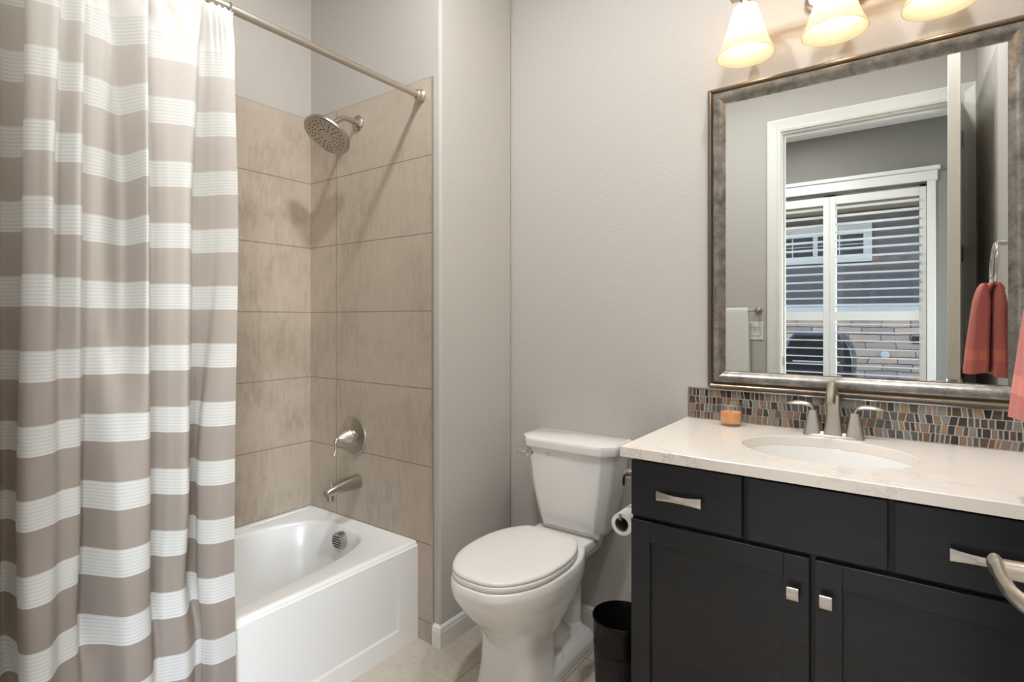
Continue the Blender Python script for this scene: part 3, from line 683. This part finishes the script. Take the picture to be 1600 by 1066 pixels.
outer = [[(SCX+SA*1.06*math.cos(2*math.pi*k/n), SCY+SBB*1.06*math.sin(2*math.pi*k/n), CT0-.012) for k in range(n)]] + [[(SCX+(SA*s_+.012)*math.cos(2*math.pi*k/n), SCY+(SBB*s_+.012)*math.sin(2*math.pi*k/n), z_-.012) for k in range(n)] for s_, z_ in prof[2:]]
MB().loft(rings[::-1]+outer, True, True).build('basin', M['porcelain'], snk, ang=60)
MB().lathe([(.022, 0), (.021, .003), (.012, .004), (0, .002)], (SCX, SCY, CT0-.148), n=24).build('drain', M['chrome'], snk)

# ---- faucet
FX, FY = -.187, 1.955
fa = thing('sink_faucet', (FX, FY, CT1), 'brushed nickel two handle centerset faucet behind the sink', 'faucet')
b = MB().loft([rrect(FX, FY, .078, .025, .02, CT1), rrect(FX, FY, .077, .024, .02, CT1+.005), rrect(FX, FY, .068, .016, .014, CT1+.015)])
b.build('base_plate', M['nickelw'], fa, ang=40)
def sqring(cx, cy, hx_, hy_, z_, r_=.35): return rrect(cx, cy, hx_, hy_, min(hx_, hy_)*r_, z_, 3)
rings = [sqring(FX, FY, .027, .025, CT1+.008), sqring(FX, FY, .0225, .022, CT1+.03), sqring(FX, FY, .0180, .019, CT1+.07), sqring(FX, FY-.001, .0160, .018, CT1+.105), sqring(FX, FY-.004, .0160, .019, CT1+.13)]
b = MB().loft(rings)
# head: sweeps forward and down
pts = [(FX, FY-.002, CT1+.118), (FX, FY-.006, CT1+.142), (FX, FY-.022, CT1+.158), (FX, FY-.044, CT1+.158), (FX, FY-.064, CT1+.146), (FX, FY-.080, CT1+.126), (FX, FY-.086, CT1+.112)]
pts = catmull(pts, 5); b.tube(pts, [.0180+.001*i/len(pts) for i in range(len(pts))], 12, sx=1.0, sy=.72)
b.build('spout', M['nickelw'], fa, ang=32)
for s_ in (-1, 1):
    hx2 = FX+s_*.056
    b = MB().loft([sqring(hx2, FY, .026, .024, CT1+.0), sqring(hx2, FY, .0215, .021, CT1+.022), sqring(hx2, FY, .0150, .0150, CT1+.055), sqring(hx2, FY, .0115, .0115, CT1+.078)])
    ho = b.build('handle_base', M['nickelw'], fa, ang=40)
    pts = catmull([(hx2, FY, CT1+.076), (hx2+s_*.004, FY, CT1+.090), (hx2+s_*.022, FY-.002, CT1+.097), (hx2+s_*.05, FY-.003, CT1+.097), (hx2+s_*.074, FY-.003, CT1+.094)], 6)
    m_ = len(pts); lo = MB().tube(pts, [.0105 if i < 5 else .0105 + .003*math.sin(math.pi*(i-5)/(m_-5)) - .008*((i-5)/(m_-6))**4 for i in range(m_)], 14, sx=1.0, sy=.55, up=(0, -.0, 1)).build('handle', M['nickelw'], None); lo.parent = ho

# ---- backsplash mosaic
BX0, BX1, BZ1 = -.656, XR-.001, 1.0270
bs = thing('mosaic_backsplash', ((BX0+BX1)/2, YM-.004, CT1), 'strip of brown and grey glass mosaic tile behind the countertop', 'backsplash')
MB().box(BX0, BX1, YM-.006, YM-.0005, CT1+.0005, BZ1).build('grout', M['grout'], bs, smooth=False)
MB().box(BX0-.004, BX1, YM-.010, YM-.0005, BZ1, BZ1+.0035).box(BX0-.004, BX0, YM-.010, YM-.0005, CT1+.0005, BZ1).build('edge_trim', M['chrome'], bs)
b = MB(); rows_ = 4; rh = (BZ1-CT1-.002)/rows_; gp = .0036
for r_ in range(rows_):
    z0 = CT1+.002+r_*rh+gp*.4; z1 = z0+rh-gp; x = BX0+.002; lean = 0.0
    while x < BX1-.008:
        w_ = random.choice((.0075, .009, .011, .014, .016, .018, .019)); l2 = random.choice((-.0022, -.0012, 0, 0, .0014, .0022)) if w_ > .012 else lean
        xa, xb = x, min(x+w_, BX1-.002)
        d = .0035; y0_, y1_ = YM-.006-.0035+random.uniform(-.0006, .0006), YM-.006
        b.cur = random.choices(range(7), (4, 4, 4, 2.2, 4, 2.5, 2.5))[0]
        A = [(xa+lean, z0), (xb+l2, z0), (xb-l2, z1), (xa-lean, z1)]
        e = .0008
        cxm = sum(p[0] for p in A)/4; czm = (z0+z1)/2
        F_ = [(cxm+(px-cxm)*.93, czm+(pz-czm)*.93) for px, pz in A]
        b.add([(px, y1_, pz) for px, pz in A]+[(px, y0_+e, pz) for px, pz in A]+[(px, y0_, pz) for px, pz in F_],
              [(4,5,9,8),(5,6,10,9),(6,7,11,10),(7,4,8,11),(8,9,10,11),(0,1,5,4),(1,2,6,5),(2,3,7,6),(3,0,4,7)])
        x = xb+gp; lean = l2
b.build('mosaic_tiles', MOS, bs, smooth=False)

# ---- candle
CXc, CYc = -.4905, 1.952
ca = thing('candle_jar', (CXc, CYc, CT1), 'orange candle in a clear glass tumbler on the left of the countertop', 'candle')
z0 = CT1+.0005
MB().lathe([(.0, 0), (.031, 0), (.033, .003), (.0385, .074), (.037, .074), (.0315, .010), (0, .009)], (CXc, CYc, z0), n=40, cap0=False, cap1=False).build('glass_cup', M['glass'], ca, ang=60)
MB().tube([(CXc+.0378*math.cos(2*math.pi*k/40), CYc+.0378*math.sin(2*math.pi*k/40), z0+.0745) for k in range(40)], .0011, 8, closed=True).build('glass_rim', M['rimglass'], ca)
MB().lathe([(0, .0095), (.0305, .0095), (.0340, .046), (.0325, .047), (0, .046)], (CXc, CYc, z0), n=40, cap0=False, cap1=False).build('wax', M['wax'], ca)
MB().lathe([(.0008, .046), (.0008, .055)], (CXc, CYc, z0), n=6).build('wick', M['black'], ca)

# ================================================================== wall mirror
mi = thing('framed_mirror', (-.15, YM-.01, 1.037), 'large rectangular mirror in a pewter grey frame above the countertop', 'mirror')
mx0, mx1, mz0, mz1 = -.586, .284, 1.037, 2.107
def framer(prof, mt, name):
    cs = [(mx0, mz0, 1, 1), (mx1, mz0, -1, 1), (mx1, mz1, -1, -1), (mx0, mz1, 1, -1)]
    rings = [[(x+sx*i_, YM-.0005-d_, z_+sz*i_) for i_, d_ in prof] for x, z_, sx, sz in cs]
    return MB().loft(rings, closed=True).build(name, mt, mi, ang=25)
framer([(0, 0), (0, .018), (.003, .022), (.008, .024), (.013, .021), (.015, .017), (.019, .020), (.019, 0)], M['framedark'], 'frame_rim')
framer([(.019, 0), (.019, .020), (.022, .028), (.028, .032), (.036, .031), (.046, .025), (.054, .017), (.058, .014), (.061, .014), (.061, 0)], M['frame'], 'frame_moulding')
MB().box(mx0+.055, mx1-.055, YM-.013, YM-.006, mz0+.055, mz1-.055).build('mirror_glass', M['mirror'], mi, smooth=False)

# ================================================================== vanity light
LYc = 1.905; LXC = -.180
vl = thing('vanity_light', (LXC, YM, 2.36), 'brushed nickel vanity light bar with three frosted glass shades above the mirror', 'wall light')
ov = [(LXC+.095*math.cos(2*math.pi*k/40), 2.318+.060*math.sin(2*math.pi*k/40)) for k in range(40)]
MB().loft([[(LXC+(x-LXC)*s_, y_, 2.318+(z_-2.318)*s_) for x, z_ in ov] for y_, s_ in ((YM-.0005, 1), (YM-.014, 1), (YM-.022, .93), (YM-.026, .8))]).build('backplate', M['nickel'], vl, ang=40)
MB().tube([(LXC, YM-.02, 2.335), (LXC, LYc, 2.347)], .010, 16).build('bar_arm', M['nickel'], vl)
MB().box(LXC-.300, LXC+.300, LYc-.014, LYc+.014, 2.340, 2.352).build('bar', M['nickel'], vl, bevel=.003)
for k in (-1, 0, 1):
    sxc = LXC+.253*k
    sh_ = MB().lathe([(.016, 2.340), (.016, 2.322), (.022, 2.318), (.022, 2.305), (.010, 2.300)], (sxc, LYc, 0), n=24).build('socket', M['nickel'], vl)
    o = MB().lathe([(.026, 2.312), (.036, 2.308), (.042, 2.290), (.054, 2.245), (.073, 2.185), (.090, 2.148), (.0875, 2.148), (.070, 2.186), (.051, 2.246), (.039, 2.290), (.034, 2.305), (.026, 2.309)], (sxc, LYc, 0), n=48, cap0=False, cap1=False).build('glass_shade', M['shade'], None, ang=60)
    o.parent = sh_
    o = MB().lathe([(0, 2.302), (.013, 2.300), (.014, 2.275), (.022, 2.250), (.0285, 2.225), (.0285, 2.208), (.021, 2.190), (.010, 2.181), (0, 2.179)], (sxc, LYc, 0), n=28, cap0=False, cap1=False).build('bulb', M['bulb'], None); o.parent = sh_

# ceiling lamps, vanity and bedroom ones added as fill (the lights themselves are at the top of the script)
for i, (x, y, lb) in enumerate(((-.95, .90, 'round recessed ceiling lamp above the tub side'), (-.05, 1.10, 'unseen recessed ceiling lamp near the vanity, added as fill'), (-.9, -1.0, 'unseen ceiling lamp in the bedroom, added as fill'))):
    t = thing('ceiling_lamp', (x, y, ZC), lb, 'ceiling light')
    MB().lathe([(.10, 0), (.10, -.006), (.085, -.012), (.085, -.002)], (x, y, ZC), n=40).build('trim_ring', M['trim'], t)
    MB().lathe([(.082, -.011), (0, -.0115)], (x, y, ZC), n=40, cap0=False, cap1=False).build('diffuser', M['diff'], t)

# ================================================================== paper holder + roll
ph = thing('toilet_paper_holder', (VX0, 1.62, .78), 'brushed nickel toilet paper holder on the side of the vanity', 'paper holder')
MB().lathe([(.022, 0), (.022, .005), (.014, .009), (.0085, .012), (.0085, .070), (0, .070)], (VX0, 1.600, .785), (-1, 0, 0), 24).build('post', M['nickel'], ph)
pts = catmull([(VX0-.045, 1.600, .806), (VX0-.068, 1.598, .803), (VX0-.080, 1.596, .785), (VX0-.080, 1.594, .760)], 6)
MB().tube(pts, .010, 14, sx=1.5, sy=.6).build('end_cap', M['nickel'], ph)
MB().tube(catmull([(VX0-.062, 1.65, .785), (VX0-.062, 1.668, .76), (VX0-.066, 1.670, .70), (VX0-.066, 1.664, .673), (VX0-.066, 1.645, .6667), (VX0-.066, 1.56, .6667), (VX0-.066, 1.542, .670), (VX0-.066, 1.540, .684)], 6), .0045, 12).build('roll_bar', M['nickel'], ph)
rl = thing('toilet_paper_roll', (VX0-.066, 1.60, .65), 'nearly finished toilet paper roll hanging beside the vanity', 'toilet paper')
rcz = .6505
rings = [[(VX0-.066+r_*math.cos(a), y_, rcz+r_*math.sin(a)) for a in [2*math.pi*k/40 for k in range(40)]] for r_, y_ in ((.022, 1.552), (.034, 1.552), (.034, 1.655), (.022, 1.655))]
MB().loft(rings, closed=True).build('paper', M['paper'], rl)
rings = [[(VX0-.066+r_*math.cos(a), y_, rcz+r_*math.sin(a)) for a in [2*math.pi*k/40 for k in range(40)]] for r_, y_ in ((.0205, 1.5515), (.0219, 1.5515), (.0219, 1.6555), (.0205, 1.6555))]
MB().loft(rings, closed=True).build('cardboard_core', M['card'], rl)

# ================================================================== waste bin
bxc, byc = -.780, 1.705
wb = thing('waste_bin', (bxc, byc, 0), 'small round black metal waste bin between toilet and vanity', 'bin')
MB().lathe([(.082, 0), (.086, .004), (.094, .185), (.096, .188), (.0965, .193), (.0955, .197), (.0960, .272), (.0985, .276), (.099, .281), (.0965, .283), (.095, .280), (.0935, .19), (.082, .008), (0, .006)], (bxc, byc, 0), n=56, cap1=False).build('bin_body', M['rubber'], wb, ang=60)
MB().lathe([(.0872, .008), (.0948, .183)], (bxc, byc, 0), n=56, cap0=False, cap1=False).build('textured_band', M['binband'], wb)
MB().lathe([(.0932, .268), (.0812, .0085), (0, .0085)], (bxc, byc, 0), n=40, cap0=False, cap1=False).build('inside_liner', M['binin'], wb)

# ================================================================== towel ring + coral towel (right wall)
TY, TXX = 1.42, .252
tr = thing('towel_ring', (XR, TY, 1.54), 'nickel towel ring on the right wall holding a coral towel', 'towel ring')
MB().lathe([(.026, 0), (.026, .006), (.019, .010), (.010, .014), (.009, .05), (0, .05)], (XR, TY, 1.555), (-1, 0, 0), 28).build('wall_post', M['chrome'], tr)
pts = [(TXX+.004*math.cos(a), TY+.082*math.sin(a), 1.474+.082*math.cos(a)) for a in [2*math.pi*k/48 for k in range(48)]]
MB().tube(pts, .0055, 12, closed=True).build('ring', M['chrome'], tr)
def lobe(cx0, cx1, hw0, hw1, th0, th1, z1, z0, ph_):
    rings = []; NN = 44
    for i in range(24):
        u_ = i/23; z_ = z1+(z0-z1)*u_
        e = min(1, u_*5)**.5; w_ = hw0+(hw1-hw0)*(u_**.55); t_ = (th0+(th1-th0)*u_**.8)*(.35+.65*e if u_ < .2 else 1); cx = cx0+(cx1-cx0)*u_**.8
        ring = []
        for k in range(NN):
            a = 2*math.pi*k/NN; rr = 1+.10*math.sin(3*a+ph_)*min(1, u_*3)+.05*math.sin(7*a+ph_*2+u_)*u_
            ring.append((cx+t_*rr*math.copysign(abs(math.cos(a))**.8, math.cos(a)), TY+w_*rr*math.copysign(abs(math.sin(a))**.9, math.sin(a)), z_+.004*math.sin(2*a+ph_)*u_))
        rings.append(ring)
    return rings
to = MB().loft(lobe(TXX-.030, .199, .055, .085, .022, .036, 1.410, 1.088, .3)).loft(lobe(TXX+.010, .268, .053, .080, .020, .030, 1.410, 1.080, 2.1))
to.tube(catmull([(TXX-.020, TY, 1.385), (TXX-.012, TY, 1.403), (TXX, TY, 1.409), (TXX+.012, TY, 1.403), (TXX+.022, TY, 1.385)], 4), .014, 14, sx=3.2, sy=.7)
towel = to.build('coral_hand_towel', M['pink'], None, ang=70)
tag(towel, 'coral pink hand towel hanging from the ring on the right wall', 'towel')

# ================================================================== towel bar + white towel + switch on the door wall
tb = thing('towel_bar', (-1.1, YD, 1.342), 'brushed nickel towel bar on the wall beside the doorway', 'towel bar')
for x in (-.831, -1.425):
    MB().lathe([(.024, 0), (.024, .007), (.012, .012), (.0105, .055), (.0125, .060), (.0125, .082), (0, .084)], (x, YD, 1.342), (0, 1, 0), 24).build('bar_post', M['nickel'], tb)
MB().tube([(-1.425, YD+.07, 1.342), (-.831, YD+.07, 1.342)], .008, 16).build('bar', M['nickel'], tb)
pr = []
for (y_, z_) in ((.048, .86), (.050, 1.10), (.055, 1.30), (.057, 1.342), (.062, 1.354), (.070, 1.358), (.078, 1.354), (.083, 1.342), (.085, 1.30), (.088, 1.10), (.092, .78)): pr.append((YD+y_, z_))
pr2 = catmull([(0, y, z_) for y, z_ in pr], 5)
b = MB(); nx = 30; vs_ = []
for i, p in enumerate(pr2):
    for k in range(nx+1):
        u_ = k/nx; f_ = abs(p.z-1.35)
        vs_.append((-1.31+.428*u_ + .012*f_, p.y+.006*math.sin(u_*9)*f_, p.z))
b.add(vs_, [(i*(nx+1)+k, i*(nx+1)+k+1, (i+1)*(nx+1)+k+1, (i+1)*(nx+1)+k) for i in range(len(pr2)-1) for k in range(nx)])
tag(b.build('white_bath_towel', M['white_towel'], None, solid=.007, ang=180), 'white bath towel folded over the bar beside the doorway', 'towel')
sw = thing('light_switch', (-.86, YD, 1.202), 'white two gang light switch plate beside the door casing', 'light switch')
MB().box(-.918, -.802, YD, YD+.006, 1.139, 1.265).build('switch_plate', M['trim'], sw, bevel=.003)
for x in (-.883, -.837): MB().box(x-.0165, x+.0165, YD+.006, YD+.010, 1.169, 1.235).build('rocker', M['seat'], sw, bevel=.002)
